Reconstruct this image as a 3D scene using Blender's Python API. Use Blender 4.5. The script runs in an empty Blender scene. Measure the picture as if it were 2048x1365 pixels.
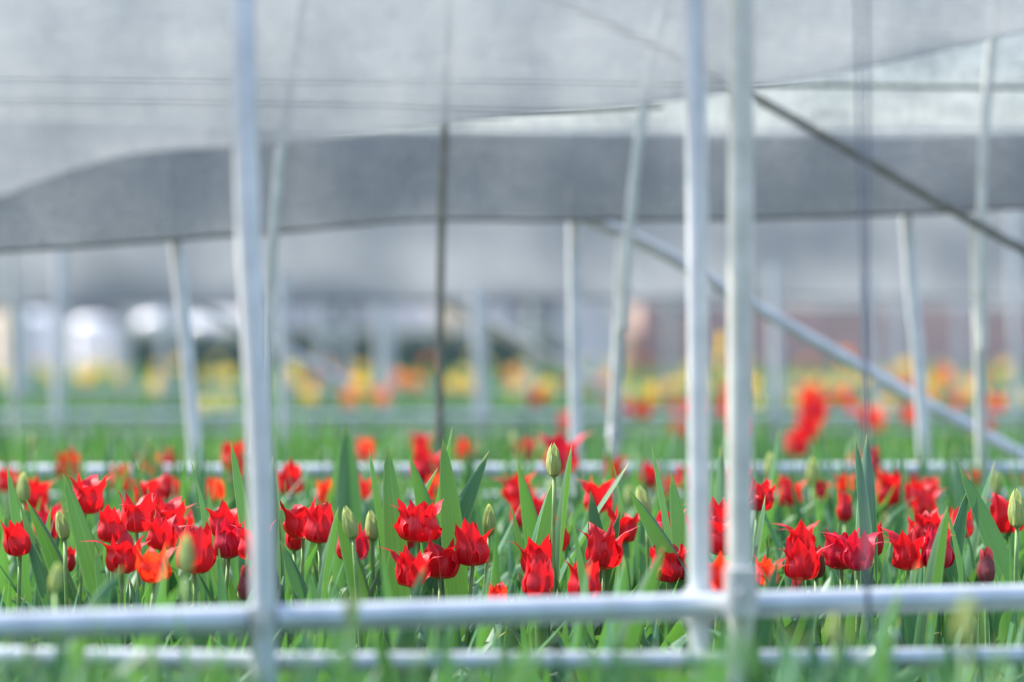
import bpy, math, random
import numpy as np
from mathutils import Matrix, Vector, Euler

random.seed(7)
rng = np.random.default_rng(7)
scene = bpy.context.scene
COL = scene.collection

# ------------------------------------------------------------------ camera, sky, sun, exposure
F = 105.0 / 36.0 * 2048.0        # focal length in pixels of the 2048 wide frame
HC = 0.72                        # camera height
YH = 665.0                       # horizon row
cam_d = bpy.data.cameras.new('camera')
cam_d.lens = 105.0
cam_d.sensor_width = 36.0
cam_d.shift_y = -(682.5 - YH) / 2048.0
cam_d.clip_start = 0.05
cam_d.clip_end = 500
cam_d.dof.use_dof = True
cam_d.dof.focus_distance = 4.6
cam_d.dof.aperture_fstop = 1.9
cam = bpy.data.objects.new('camera', cam_d)
cam.location = (0, 0, HC)
cam.rotation_euler = (math.pi / 2, 0, 0)
COL.objects.link(cam)
scene.camera = cam

world = bpy.data.worlds.new('sky')
scene.world = world
world.use_nodes = True
wn = world.node_tree.nodes
wl = world.node_tree.links
bg = wn['Background']
sky = wn.new('ShaderNodeTexSky')
sky.sky_type = 'NISHITA'
sky.sun_disc = False
sky.sun_elevation = math.radians(50)
sky.sun_rotation = math.radians(-62)
sky.dust_density = 2.5
sky.air_density = 1.0
sky.ozone_density = 1.0
wl.new(sky.outputs['Color'], bg.inputs['Color'])
bg.inputs['Strength'].default_value = 0.215

sun_d = bpy.data.lights.new('sun_offscreen', 'SUN')
sun_d.energy = 5.2
sun_d.angle = math.radians(0.53)
sun_d.color = (1.0, 0.95, 0.87)
sun = bpy.data.objects.new('sun_offscreen', sun_d)
SUN_EL, SUN_AZ = math.radians(50), math.radians(-62)      # behind the bed, from the left
sdir = Vector((math.sin(SUN_AZ) * math.cos(SUN_EL), math.cos(SUN_AZ) * math.cos(SUN_EL), math.sin(SUN_EL)))
sun.rotation_euler = sdir.to_track_quat('Z', 'Y').to_euler()
COL.objects.link(sun)

vs = scene.view_settings
vs.view_transform = 'Standard'
vs.look = 'None'
vs.gamma = 1.0
vs.use_curve_mapping = False
vs.exposure = 0.95
scene.cycles.transparent_max_bounces = 24
scene.cycles.max_bounces = 8

# ------------------------------------------------------------------ helpers
def at(px, py, D):
    return Vector(((px - 1024.0) / F * D, D, HC - (py - YH) / F * D))

def tag(o, label=None, cat=None, group=None, kind=None):
    if label: o['label'] = label
    if cat: o['category'] = cat
    if group: o['group'] = group
    if kind: o['kind'] = kind
    return o

def link(name, data, parent=None, M=None):
    o = bpy.data.objects.new(name, data)
    COL.objects.link(o)
    if parent is not None:
        o.parent = parent
    if M is not None:
        o.matrix_basis = M
    return o

def empty(name, loc):
    o = bpy.data.objects.new(name, None)
    o.location = loc
    o.empty_display_size = 0.05
    COL.objects.link(o)
    return o

def mesh_from(name, verts, faces, mat, uvs=None, smooth=True):
    me = bpy.data.meshes.new(name)
    me.from_pydata([tuple(v) for v in verts], [], [tuple(f) for f in faces])
    if uvs is not None:
        uvs = np.asarray(uvs, dtype=np.float32)
        lay = me.uv_layers.new(name='uv')
        idx = np.empty(len(me.loops), dtype=np.int32)
        me.loops.foreach_get('vertex_index', idx)
        lay.data.foreach_set('uv', uvs[idx].ravel())
    if smooth:
        me.polygons.foreach_set('use_smooth', [True] * len(me.polygons))
    if mat: me.materials.append(mat)
    me.update()
    return me

def grid_faces(nu, nv, off=0):
    f = []
    for i in range(nu - 1):
        for j in range(nv - 1):
            a = off + i * nv + j
            f.append((a, a + 1, a + nv + 1, a + nv))
    return f

def smooth_interp(xs, ks, vs_):
    """monotone-ish cubic through the knots"""
    ks = np.asarray(ks, float); vs_ = np.asarray(vs_, float)
    m = np.gradient(vs_, ks)
    xs = np.clip(np.asarray(xs, float), ks[0], ks[-1])
    i = np.clip(np.searchsorted(ks, xs) - 1, 0, len(ks) - 2)
    h = ks[i + 1] - ks[i]
    t = (xs - ks[i]) / h
    return ((2*t**3 - 3*t**2 + 1) * vs_[i] + (t**3 - 2*t**2 + t) * h * m[i]
            + (-2*t**3 + 3*t**2) * vs_[i+1] + (t**3 - t**2) * h * m[i+1])

def resample(pts, n):
    P = np.array([tuple(p) for p in pts], float)
    if len(P) == 2:
        t = np.linspace(0, 1, n)[:, None]
        return P[0] * (1 - t) + P[1] * t
    d = np.r_[0, np.cumsum(np.linalg.norm(np.diff(P, axis=0), axis=1))]
    s = np.linspace(0, d[-1], n)
    return np.stack([smooth_interp(s, d, P[:, k]) for k in range(3)], 1)

def tube(name, pts, r, mat, parent=None, n=24, seg=18, cap=True, hollow=False):
    P = resample(pts, n)
    T = np.gradient(P, axis=0)
    T /= np.linalg.norm(T, axis=1)[:, None]
    up = np.array([0, 1.0, 0]) if abs(T[0][1]) < 0.9 else np.array([1.0, 0, 0])
    verts, faces = [], []
    for i in range(n):
        a = np.cross(up, T[i]); a /= np.linalg.norm(a)
        b = np.cross(T[i], a)
        for k in range(seg):
            an = 2 * math.pi * k / seg
            verts.append(P[i] + r * (math.cos(an) * a + math.sin(an) * b))
    for i in range(n - 1):
        for k in range(seg):
            k2 = (k + 1) % seg
            faces.append((i*seg + k, i*seg + k2, (i+1)*seg + k2, (i+1)*seg + k))
    if cap:
        faces.append(tuple(reversed(range(seg))))
        faces.append(tuple((n-1)*seg + k for k in range(seg)))
    me = mesh_from(name, verts, faces, mat)
    try:
        me.set_sharp_from_angle(angle=math.radians(50))
    except Exception:
        pass
    return link(name, me, parent)

# ------------------------------------------------------------------ materials
def new_mat(name):
    m = bpy.data.materials.new(name)
    m.use_nodes = True
    nt = m.node_tree
    nt.nodes.clear()
    out = nt.nodes.new('ShaderNodeOutputMaterial')
    return m, nt, out

def ramp(nt, fac, stops):
    r = nt.nodes.new('ShaderNodeValToRGB')
    el = r.color_ramp.elements
    while len(el) > 1: el.remove(el[0])
    el[0].position = stops[0][0]; el[0].color = (*stops[0][1], 1)
    for p, c in stops[1:]:
        e = el.new(p); e.color = (*c, 1)
    nt.links.new(fac, r.inputs['Fac'])
    return r.outputs['Color']

def mixc(nt, fac, a, b, mode='MIX'):
    n = nt.nodes.new('ShaderNodeMix')
    n.data_type = 'RGBA'; n.blend_type = mode
    for sock, v in ((n.inputs[0], fac), (n.inputs[6], a), (n.inputs[7], b)):
        if hasattr(v, 'is_linked'): nt.links.new(v, sock)
        else: sock.default_value = v if isinstance(v, float) else (*v, 1)
    return n.outputs[2]

def uvnode(nt):
    t = nt.nodes.new('ShaderNodeTexCoord')
    s = nt.nodes.new('ShaderNodeSeparateXYZ')
    nt.links.new(t.outputs['UV'], s.inputs[0])
    return t, s

def streaks(nt, t, sx, sy, detail=3.0):
    """fine lines along the blade: noise stretched along v"""
    mp = nt.nodes.new('ShaderNodeMapping')
    mp.inputs['Scale'].default_value = (sx, sy, 1)
    oi = nt.nodes.new('ShaderNodeObjectInfo')
    cb = nt.nodes.new('ShaderNodeCombineXYZ')
    nt.links.new(oi.outputs['Random'], cb.inputs[1])
    sc = nt.nodes.new('ShaderNodeVectorMath'); sc.operation = 'SCALE'; sc.inputs['Scale'].default_value = 37.0
    nt.links.new(cb.outputs[0], sc.inputs[0])
    nt.links.new(sc.outputs[0], mp.inputs['Location'])
    nt.links.new(t.outputs['UV'], mp.inputs['Vector'])
    n = nt.nodes.new('ShaderNodeTexNoise')
    n.inputs['Scale'].default_value = 1.0
    n.inputs['Detail'].default_value = detail
    nt.links.new(mp.outputs[0], n.inputs['Vector'])
    return n.outputs['Fac'], oi

def petal_mat(name, dark, mid, light, trans, base, tf=0.42, tip=None):
    m, nt, out = new_mat(name)
    t, s = uvnode(nt)
    st, oi = streaks(nt, t, 26, 1.6)
    c = ramp(nt, st, [(0.3, dark), (0.52, mid), (0.75, light)])
    # pale claw at the foot of the petal
    bs = ramp(nt, s.outputs['Y'], [(0.02, (1, 1, 1)), (0.16, (0, 0, 0))])
    c = mixc(nt, bs, c, base)
    if tip is not None:
        tp = ramp(nt, s.outputs['Y'], [(0.62, (0, 0, 0)), (0.95, (1, 1, 1))])
        c = mixc(nt, tp, c, tip)
    ed = nt.nodes.new('ShaderNodeMath'); ed.operation = 'SUBTRACT'; ed.inputs[1].default_value = 0.5
    nt.links.new(s.outputs['X'], ed.inputs[0])
    ab = nt.nodes.new('ShaderNodeMath'); ab.operation = 'ABSOLUTE'; nt.links.new(ed.outputs[0], ab.inputs[0])
    ee = ramp(nt, ab.outputs[0], [(0.40, (0, 0, 0)), (0.49, (0.55, 0.55, 0.55))])
    c = mixc(nt, ee, c, tuple(min(1.0, 1.5*k + 0.03) for k in light))
    hsv = nt.nodes.new('ShaderNodeHueSaturation')
    mr = nt.nodes.new('ShaderNodeMapRange')
    mr.inputs[3].default_value = 0.8; mr.inputs[4].default_value = 1.2
    nt.links.new(oi.outputs['Random'], mr.inputs[0]); nt.links.new(mr.outputs[0], hsv.inputs['Value'])
    nt.links.new(c, hsv.inputs['Color'])
    p = nt.nodes.new('ShaderNodeBsdfPrincipled')
    p.inputs['Roughness'].default_value = 0.42
    p.inputs['Specular IOR Level'].default_value = 0.45
    nt.links.new(hsv.outputs[0], p.inputs['Base Color'])
    bp = nt.nodes.new('ShaderNodeBump'); bp.inputs['Strength'].default_value = 0.45; bp.inputs['Distance'].default_value = 0.003
    nt.links.new(st, bp.inputs['Height']); nt.links.new(bp.outputs[0], p.inputs['Normal'])
    tr = nt.nodes.new('ShaderNodeBsdfTranslucent')
    tc = mixc(nt, bs, trans, base)
    nt.links.new(tc, tr.inputs['Color'])
    mx = nt.nodes.new('ShaderNodeMixShader'); mx.inputs[0].default_value = tf
    nt.links.new(p.outputs[0], mx.inputs[1]); nt.links.new(tr.outputs[0], mx.inputs[2])
    nt.links.new(mx.outputs[0], out.inputs[0])
    return m

def leaf_mat(name, dark, mid, light, trans, tf=0.36):
    m, nt, out = new_mat(name)
    t, s = uvnode(nt)
    st, oi = streaks(nt, t, 34, 0.9)
    c = ramp(nt, st, [(0.3, dark), (0.5, mid), (0.72, light)])
    tp = ramp(nt, s.outputs['Y'], [(0.955, (0, 0, 0)), (0.99, (1, 1, 1))])
    c = mixc(nt, tp, c, (0.30, 0.30, 0.08))
    ed = nt.nodes.new('ShaderNodeMath'); ed.operation = 'SUBTRACT'; ed.inputs[1].default_value = 0.5
    nt.links.new(s.outputs['X'], ed.inputs[0])
    ab = nt.nodes.new('ShaderNodeMath'); ab.operation = 'ABSOLUTE'; nt.links.new(ed.outputs[0], ab.inputs[0])
    ee = ramp(nt, ab.outputs[0], [(0.455, (0, 0, 0)), (0.495, (0.75, 0.75, 0.75))])
    c = mixc(nt, ee, c, (0.28, 0.40, 0.20))
    hsv = nt.nodes.new('ShaderNodeHueSaturation')
    mr = nt.nodes.new('ShaderNodeMapRange'); mr.inputs[3].default_value = 0.68; mr.inputs[4].default_value = 1.35
    nt.links.new(oi.outputs['Random'], mr.inputs[0]); nt.links.new(mr.outputs[0], hsv.inputs['Value'])
    mh = nt.nodes.new('ShaderNodeMapRange'); mh.inputs[3].default_value = 0.478; mh.inputs[4].default_value = 0.512
    nt.links.new(oi.outputs['Random'], mh.inputs[0]); nt.links.new(mh.outputs[0], hsv.inputs['Hue'])
    nt.links.new(c, hsv.inputs['Color'])
    p = nt.nodes.new('ShaderNodeBsdfPrincipled')
    p.inputs['Roughness'].default_value = 0.46
    p.inputs['Specular IOR Level'].default_value = 0.36
    nt.links.new(hsv.outputs[0], p.inputs['Base Color'])
    bp = nt.nodes.new('ShaderNodeBump'); bp.inputs['Strength'].default_value = 0.2; bp.inputs['Distance'].default_value = 0.002
    nt.links.new(st, bp.inputs['Height']); nt.links.new(bp.outputs[0], p.inputs['Normal'])
    tr = nt.nodes.new('ShaderNodeBsdfTranslucent'); tr.inputs['Color'].default_value = (*trans, 1)
    mx = nt.nodes.new('ShaderNodeMixShader'); mx.inputs[0].default_value = tf
    nt.links.new(p.outputs[0], mx.inputs[1]); nt.links.new(tr.outputs[0], mx.inputs[2])
    nt.links.new(mx.outputs[0], out.inputs[0])
    return m

def metal_mat(name, c1, c2, rough=0.38, metallic=0.75):
    m, nt, out = new_mat(name)
    t = nt.nodes.new('ShaderNodeTexCoord')
    n = nt.nodes.new('ShaderNodeTexNoise'); n.inputs['Scale'].default_value = 22; n.inputs['Detail'].default_value = 5
    nt.links.new(t.outputs['Object'], n.inputs['Vector'])
    c = ramp(nt, n.outputs['Fac'], [(0.35, c1), (0.65, c2)])
    p = nt.nodes.new('ShaderNodeBsdfPrincipled')
    p.inputs['Metallic'].default_value = metallic
    p.inputs['Roughness'].default_value = rough
    nt.links.new(c, p.inputs['Base Color'])
    nt.links.new(p.outputs[0], out.inputs[0])
    return m

def plain_mat(name, c1, c2, scale=4.0, rough=0.8):
    m, nt, out = new_mat(name)
    t = nt.nodes.new('ShaderNodeTexCoord')
    n = nt.nodes.new('ShaderNodeTexNoise'); n.inputs['Scale'].default_value = scale; n.inputs['Detail'].default_value = 6
    nt.links.new(t.outputs['Object'], n.inputs['Vector'])
    c = ramp(nt, n.outputs['Fac'], [(0.3, c1), (0.7, c2)])
    p = nt.nodes.new('ShaderNodeBsdfPrincipled')
    p.inputs['Roughness'].default_value = rough
    p.inputs['Specular IOR Level'].default_value = 0.2
    nt.links.new(c, p.inputs['Base Color'])
    nt.links.new(p.outputs[0], out.inputs[0])
    return m

def net_mat(name, col, trans, cover_lo, cover_hi, weave=170.0):
    """woven shade cloth: open between the threads"""
    m, nt, out = new_mat(name)
    t = nt.nodes.new('ShaderNodeTexCoord')
    mp = nt.nodes.new('ShaderNodeMapping'); mp.inputs['Scale'].default_value = (1.2, 1, 14)
    nt.links.new(t.outputs['Object'], mp.inputs['Vector'])
    n1 = nt.nodes.new('ShaderNodeTexNoise'); n1.inputs['Scale'].default_value = 6; n1.inputs['Detail'].default_value = 6; n1.inputs['Roughness'].default_value = 0.7
    nt.links.new(mp.outputs[0], n1.inputs['Vector'])
    mp2 = nt.nodes.new('ShaderNodeMapping'); mp2.inputs['Scale'].default_value = (16, 1, 3)
    nt.links.new(t.outputs['Object'], mp2.inputs['Vector'])
    n2 = nt.nodes.new('ShaderNodeTexNoise'); n2.inputs['Scale'].default_value = 7; n2.inputs['Detail'].default_value = 5; n2.inputs['Roughness'].default_value = 0.7
    nt.links.new(mp2.outputs[0], n2.inputs['Vector'])
    w = nt.nodes.new('ShaderNodeTexWave'); w.bands_direction = 'Z'; w.inputs['Scale'].default_value = weave / 6.28
    w.inputs['Distortion'].default_value = 0.6; w.inputs['Detail'].default_value = 2
    nt.links.new(t.outputs['Object'], w.inputs['Vector'])
    a1 = nt.nodes.new('ShaderNodeMath'); a1.operation = 'ADD'
    nt.links.new(n1.outputs['Fac'], a1.inputs[0]); nt.links.new(n2.outputs['Fac'], a1.inputs[1])
    a2 = nt.nodes.new('ShaderNodeMath'); a2.operation = 'MULTIPLY_ADD'; a2.inputs[1].default_value = 0.35
    nt.links.new(w.outputs['Fac'], a2.inputs[0]); nt.links.new(a1.outputs[0], a2.inputs[2])
    mr = nt.nodes.new('ShaderNodeMapRange')
    mr.inputs[1].default_value = 0.92; mr.inputs[2].default_value = 1.42
    mr.inputs[3].default_value = cover_lo; mr.inputs[4].default_value = cover_hi
    nt.links.new(a2.outputs[0], mr.inputs[0])
    d = nt.nodes.new('ShaderNodeBsdfPrincipled'); d.inputs['Base Color'].default_value = (*col, 1)
    d.inputs['Roughness'].default_value = 0.5; d.inputs['Specular IOR Level'].default_value = 0.4
    tr = nt.nodes.new('ShaderNodeBsdfTranslucent')
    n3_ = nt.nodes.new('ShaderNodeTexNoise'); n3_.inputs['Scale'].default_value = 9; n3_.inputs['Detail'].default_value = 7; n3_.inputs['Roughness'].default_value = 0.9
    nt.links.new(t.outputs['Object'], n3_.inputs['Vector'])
    tcol = ramp(nt, n3_.outputs['Fac'], [(0.35, tuple(k*f for k, f in zip(trans, (0.78, 0.80, 0.84)))), (0.65, tuple(k*f for k, f in zip(trans, (1.22, 1.20, 1.16))))])  # mottled light through the net, painted into the translucent colour
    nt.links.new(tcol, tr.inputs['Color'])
    m1 = nt.nodes.new('ShaderNodeMixShader'); m1.inputs[0].default_value = 0.5
    nt.links.new(d.outputs[0], m1.inputs[1]); nt.links.new(tr.outputs[0], m1.inputs[2])
    tp = nt.nodes.new('ShaderNodeBsdfTransparent')
    m2 = nt.nodes.new('ShaderNodeMixShader')
    nt.links.new(mr.outputs[0], m2.inputs[0])
    nt.links.new(tp.outputs[0], m2.inputs[1]); nt.links.new(m1.outputs[0], m2.inputs[2])
    nt.links.new(m2.outputs[0], out.inputs[0])
    return m

M_RED = petal_mat('petal_red', (0.38, 0.001, 0.014), (0.62, 0.005, 0.022), (0.78, 0.018, 0.036), (0.80, 0.012, 0.016), (0.62, 0.30, 0.14), 0.34)
M_ORANGE = petal_mat('petal_orange_red', (0.52, 0.006, 0.010), (0.70, 0.016, 0.014), (0.78, 0.04, 0.022), (1.0, 0.06, 0.015), (0.75, 0.35, 0.12), 0.5)
M_CRIMSON = petal_mat('petal_crimson', (0.38, 0.001, 0.028), (0.56, 0.005, 0.042), (0.70, 0.025, 0.075), (0.70, 0.012, 0.03), (0.55, 0.35, 0.22), 0.32)
M_DUSK = petal_mat('petal_dusky', (0.14, 0.022, 0.035), (0.24, 0.045, 0.055), (0.30, 0.10, 0.09), (0.42, 0.05, 0.05), (0.22, 0.26, 0.12), 0.3, (0.55, 0.02, 0.04))
M_BUD = petal_mat('petal_green', (0.20, 0.31, 0.10), (0.44, 0.52, 0.20), (0.55, 0.60, 0.28), (0.72, 0.78, 0.25), (0.26, 0.40, 0.12), 0.42)
M_YELLOW = petal_mat('petal_yellow', (0.72, 0.52, 0.07), (0.84, 0.66, 0.12), (0.9, 0.75, 0.22), (0.95, 0.65, 0.05), (0.55, 0.55, 0.12), 0.4)
M_PEACH = petal_mat('petal_peach', (0.70, 0.20, 0.05), (0.82, 0.30, 0.08), (0.88, 0.42, 0.14), (0.95, 0.30, 0.06), (0.8, 0.5, 0.15), 0.4)
M_LEAF = leaf_mat('tulip_leaf', (0.034, 0.105, 0.052), (0.054, 0.150, 0.078), (0.098, 0.215, 0.128), (0.135, 0.36, 0.045), 0.29)
M_STEM = plain_mat('tulip_stem', (0.15, 0.27, 0.09), (0.22, 0.34, 0.12), 30, 0.5)
M_PIPE = metal_mat('galvanised_pipe', (0.48, 0.52, 0.56), (0.60, 0.64, 0.68), 0.40, 0.4)
M_PIPE_PALE = metal_mat('pale_weathered_pipe', (0.46, 0.48, 0.44), (0.60, 0.62, 0.58), 0.5, 0.2)
M_PIPE_DARK = metal_mat('dark_rusted_pipe', (0.13, 0.125, 0.10), (0.20, 0.195, 0.165), 0.55, 0.2)
M_PALE_YELLOW = petal_mat('petal_cream', (0.70, 0.62, 0.22), (0.80, 0.72, 0.32), (0.86, 0.80, 0.45), (0.85, 0.75, 0.3), (0.55, 0.60, 0.22), 0.4)
M_CLAMP = metal_mat('zinc_clamp', (0.40, 0.42, 0.44), (0.6, 0.62, 0.64), 0.45)
M_GREENROD = plain_mat('green_coated_rod', (0.05, 0.08, 0.06), (0.08, 0.12, 0.09), 20, 0.5)
M_CORD = plain_mat('grey_cord', (0.10, 0.12, 0.17), (0.16, 0.19, 0.25), 60, 0.7)
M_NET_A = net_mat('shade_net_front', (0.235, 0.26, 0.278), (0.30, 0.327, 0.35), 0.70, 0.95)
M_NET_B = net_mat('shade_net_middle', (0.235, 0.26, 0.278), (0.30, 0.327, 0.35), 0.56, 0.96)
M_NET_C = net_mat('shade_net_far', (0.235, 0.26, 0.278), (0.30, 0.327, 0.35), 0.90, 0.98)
M_HEM = plain_mat('net_hem', (0.12, 0.13, 0.14), (0.18, 0.19, 0.21), 30, 0.8)
M_SOIL = plain_mat('soil', (0.10, 0.075, 0.05), (0.19, 0.145, 0.10), 9, 0.95)

# ------------------------------------------------------------------ ground
def plane(name, x0, x1, y0, y1, z, mat):
    me = mesh_from(name, [(x0, y0, z), (x1, y0, z), (x1, y1, z), (x0, y1, z)], [(0, 1, 2, 3)], mat, smooth=False)
    return link(name, me)
g = plane('ground', -60, 60, -12, 140, 0.0, M_SOIL)
tag(g, 'brown soil of the field under the tulip beds', 'ground', kind='structure')

# ------------------------------------------------------------------ pipe frames
def ring(name, c, axis, r, t, mat, parent, n=20, k=8):
    axis = Vector(axis).normalized()
    q = axis.to_track_quat('Z', 'Y').to_matrix()
    verts, faces = [], []
    for i in range(n):
        a = 2*math.pi*i/n
        for j in range(k):
            b = 2*math.pi*j/k
            v = Vector(((r + t*math.cos(b))*math.cos(a), (r + t*math.cos(b))*math.sin(a), t*math.sin(b)))
            verts.append(Vector(c) + q @ v)
    for i in range(n):
        for j in range(k):
            faces.append((i*k + j, ((i+1) % n)*k + j, ((i+1) % n)*k + (j+1) % k, i*k + (j+1) % k))
    return link(name, mesh_from(name, verts, faces, mat), parent)

def clamp(parent, c, h=0.05, r=0.021):
    """sleeve with a flange and a bolt where a rail meets a post"""
    c = Vector(c)
    s = tube('clamp', [c - Vector((0, 0, h/2)), c + Vector((0, 0, h/2))], r, M_CLAMP, parent, n=4)
    tube('bolt', [c + Vector((0.0, -r - 0.012, 0)), c + Vector((0.0, -r + 0.004, 0))], 0.006, M_CLAMP, s, n=3, seg=8)
    return s

def Df(px):                                            # the front frame runs a little away to the right
    return 3.24 + 0.366 * px / 2048.0

def pipe_px(parent, name, pts, r, mat=None, n=24, extend=None):
    P = [at(*p) for p in pts]
    return tube(name, P, r, mat or M_PIPE, parent, n=n)

front = empty('pipe_frame', (0, 3.43, 0))
tag(front, 'galvanised pipe frame with two low rails running before the sharp red tulips', 'frame', 'pipe frames across the field')
front.location = (0, 0, 0)
def post_to_ground(parent, pts, r, mat=None, ztop=None, n=30, name='post'):
    """a post through the picked points, carried down to the soil and up to ztop"""
    P = [at(*p) for p in pts]
    lo = P[-1].copy(); d = (P[-1] - P[-2]); d = d / abs(d.z) if abs(d.z) > 1e-6 else Vector((0, 0, -1))
    lo = P[-1] + d * (P[-1].z) * 1.0
    lo.z = -0.05
    up = []
    if ztop is not None and P[0].z < ztop:
        d = (P[0] - P[1]); d = d / abs(d.z)
        up = [P[0] + d * (ztop - P[0].z)]
    return tube(name, up + P + [lo], r, mat or M_PIPE, parent, n=n)

# the three front posts
post_to_ground(front, [(484, 0, 3.345), (496, 450, 3.345), (522, 950, 3.345), (529, 1340, 3.345)], 0.0142, ztop=1.34)
post_to_ground(front, [(1388, 0, 3.517), (1394, 400, 3.517), (1398, 900, 3.517), (1400, 1340, 3.517)], 0.0128, ztop=1.34)
post_to_ground(front, [(1482, 0, 3.47), (1481, 500, 3.47), (1480, 1000, 3.47), (1482, 1340, 3.47)], 0.0150, M_PIPE_PALE, ztop=1.34)
# upper rail in lengths that butt at the posts
tube('rail', [at(-420, 1267, 3.17), at(488, 1240, 3.345)], 0.0158, M_PIPE, front)
tube('rail', [at(552, 1238, 3.345), at(1474, 1211, 3.50)], 0.0155, M_PIPE, front)
tube('rail', [at(1474, 1211, 3.50), at(2500, 1182, 3.70)], 0.0155, M_PIPE, front)
tube('rail_joint', [at(480, 1241, 3.345), at(560, 1238, 3.35)], 0.0105, M_CLAMP, front)
clamp(front, at(526, 1240, 3.345), 0.03, 0.019)
clamp(front, at(1482, 1185, 3.44), 0.055, 0.0195)
clamp(front, at(1399, 1212, 3.517), 0.04, 0.018)
# lower rail
tube('lower_rail', [at(-420, 1306, 3.36), at(560, 1325, 3.385)], 0.0115, M_PIPE, front)
tube('lower_rail', [at(560, 1325, 3.385), at(1500, 1321, 3.50)], 0.0110, M_PIPE, front)
tube('lower_rail', [at(1500, 1321, 3.50), at(2500, 1305, 3.68)], 0.0112, M_PIPE, front)
tube('top_rail', [Vector((-2.2, 2.74, 1.31)), Vector((2.2, 4.15, 1.31))], 0.0142, M_PIPE, front)
tube('strap', [at(1725, 1330, 3.50), at(1760, 1300, 3.50), at(1795, 1268, 3.50)], 0.009, M_CLAMP, front, n=8)

def back_frame(D, label, posts, rail_y, lower_y, rr, top=1.62, braces=(), rails=True):
    f = empty('pipe_frame', (0, 0, 0))
    tag(f, label, 'frame', 'pipe frames across the field')
    for pts, r, mt in posts:
        short = mt == 'short' or pts[0][2] in (7.0, 6.765)          # these end below the nets
        post_to_ground(f, pts, r, M_PIPE if mt == 'short' else mt, ztop=None if short else top)
    if rails:
        x0, x1 = -700, 2750
        tube('rail', [at(x0, rail_y[0], D), at(x1, rail_y[1], D)], rr, M_PIPE, f)
        tube('lower_rail', [at(x0, lower_y[0], D + 0.03), at(x1, lower_y[1], D + 0.03)], rr*0.72, M_PIPE, f)
    tube('top_rail', [Vector((-0.35*D, D, top - 0.03)), Vector((0.35*D, D, top - 0.03))], 0.014, M_PIPE, f)
    for pts, r, mt in braces:
        tube('brace', [at(*p) for p in pts], r, mt, f)
    return f

DB = 6.92
b1 = back_frame(DB, 'galvanised pipe frame with a white rail just behind the sharp red tulips',
    [([(341, 318, 7.0), (352, 480, 7.0), (368, 640, 7.0), (390, 900, 7.0)], 0.0168, M_PIPE),
     ([(1148, 380, 7.0), (1149, 600, 7.0), (1151, 760, 7.0), (1153, 920, 7.0)], 0.0160, M_PIPE),
     ([(1812, 420, 7.0), (1822, 560, 7.0), (1838, 740, 7.0), (1848, 920, 7.0)], 0.0158, M_PIPE),
     ([(1247, 470, 6.765), (1242, 600, 6.765), (1234, 760, 6.77), (1226, 930, 6.78)], 0.0145, M_PIPE_PALE),
     ([(1953, 452, 6.765), (1956, 600, 6.765), (1960, 760, 6.77), (1964, 940, 6.78)], 0.0132, M_PIPE_PALE),
     ([(610, -40, 6.76), (586, 130, 6.76), (560, 320, 6.76), (543, 520, 6.76), (528, 760, 6.76), (512, 960, 6.78)], 0.0125, M_PIPE_PALE),
     ([(891, 200, 6.70), (884, 420, 6.70), (880, 640, 6.70), (879, 880, 6.70)], 0.0090, M_PIPE_DARK),
     ],
    (945.5, 936.5), (998, 990), 0.0150,
    braces=[([(1030, -45, 6.72), (1500, 190, 6.73), (1960, 452, 6.735), (2300, 640, 6.74)], 0.0100, M_PIPE_DARK),
            ([(1160, 430, 7.15), (1300, 492, 7.15), (1500, 608, 7.12), (1940, 855, 7.08), (2120, 950, 7.05)], 0.0142, M_PIPE)])
# wire wound round two back posts
for k in range(4):
    c = at(1229, 858 + k*7, 6.775)
    ring('wire_coil', c, (0.15, 0.1, 1), 0.0165, 0.0020, M_PIPE, b1)
for k in range(3):
    c = at(1963, 926 + k*6, 6.78)
    ring('wire_coil', c, (-0.2, 0.1, 1), 0.0150, 0.0018, M_PIPE, b1)
# slim rods that carry the second net
tube('hoop', [at(*p) for p in ((1335, -30, 6.74), (1285, 230, 6.74), (1264, 400, 6.74), (1254, 520, 6.74), (1248, 660, 6.745))], 0.0118, M_PIPE_PALE, b1)
tube('hoop', [at(*p) for p in ((1995, -30, 6.74), (1973, 200, 6.74), (1964, 400, 6.74), (1963, 560, 6.74), (1966, 700, 6.745))], 0.0112, M_PIPE_PALE, b1)
tube('rod', [at(-300, 158, 6.75), at(1000, 166, 6.75), at(2500, 180, 6.75)], 0.0046, M_GREENROD, b1)
tube('rod', [at(-300, 203, 6.75), at(700, 210, 6.75), at(1100, 221, 6.75), at(1326, 213, 6.75)], 0.0048, M_GREENROD, b1)

def far_post(px, y0, D, lean=8, r=0.017, mt=None):
    return ([(px - lean, y0 - 60, D), (px - lean*0.4, y0*0.5 + 340, D), (px, 720, D), (px + lean*0.5, YH + 300*6.9/D, D)], r, mt or M_PIPE)

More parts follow.
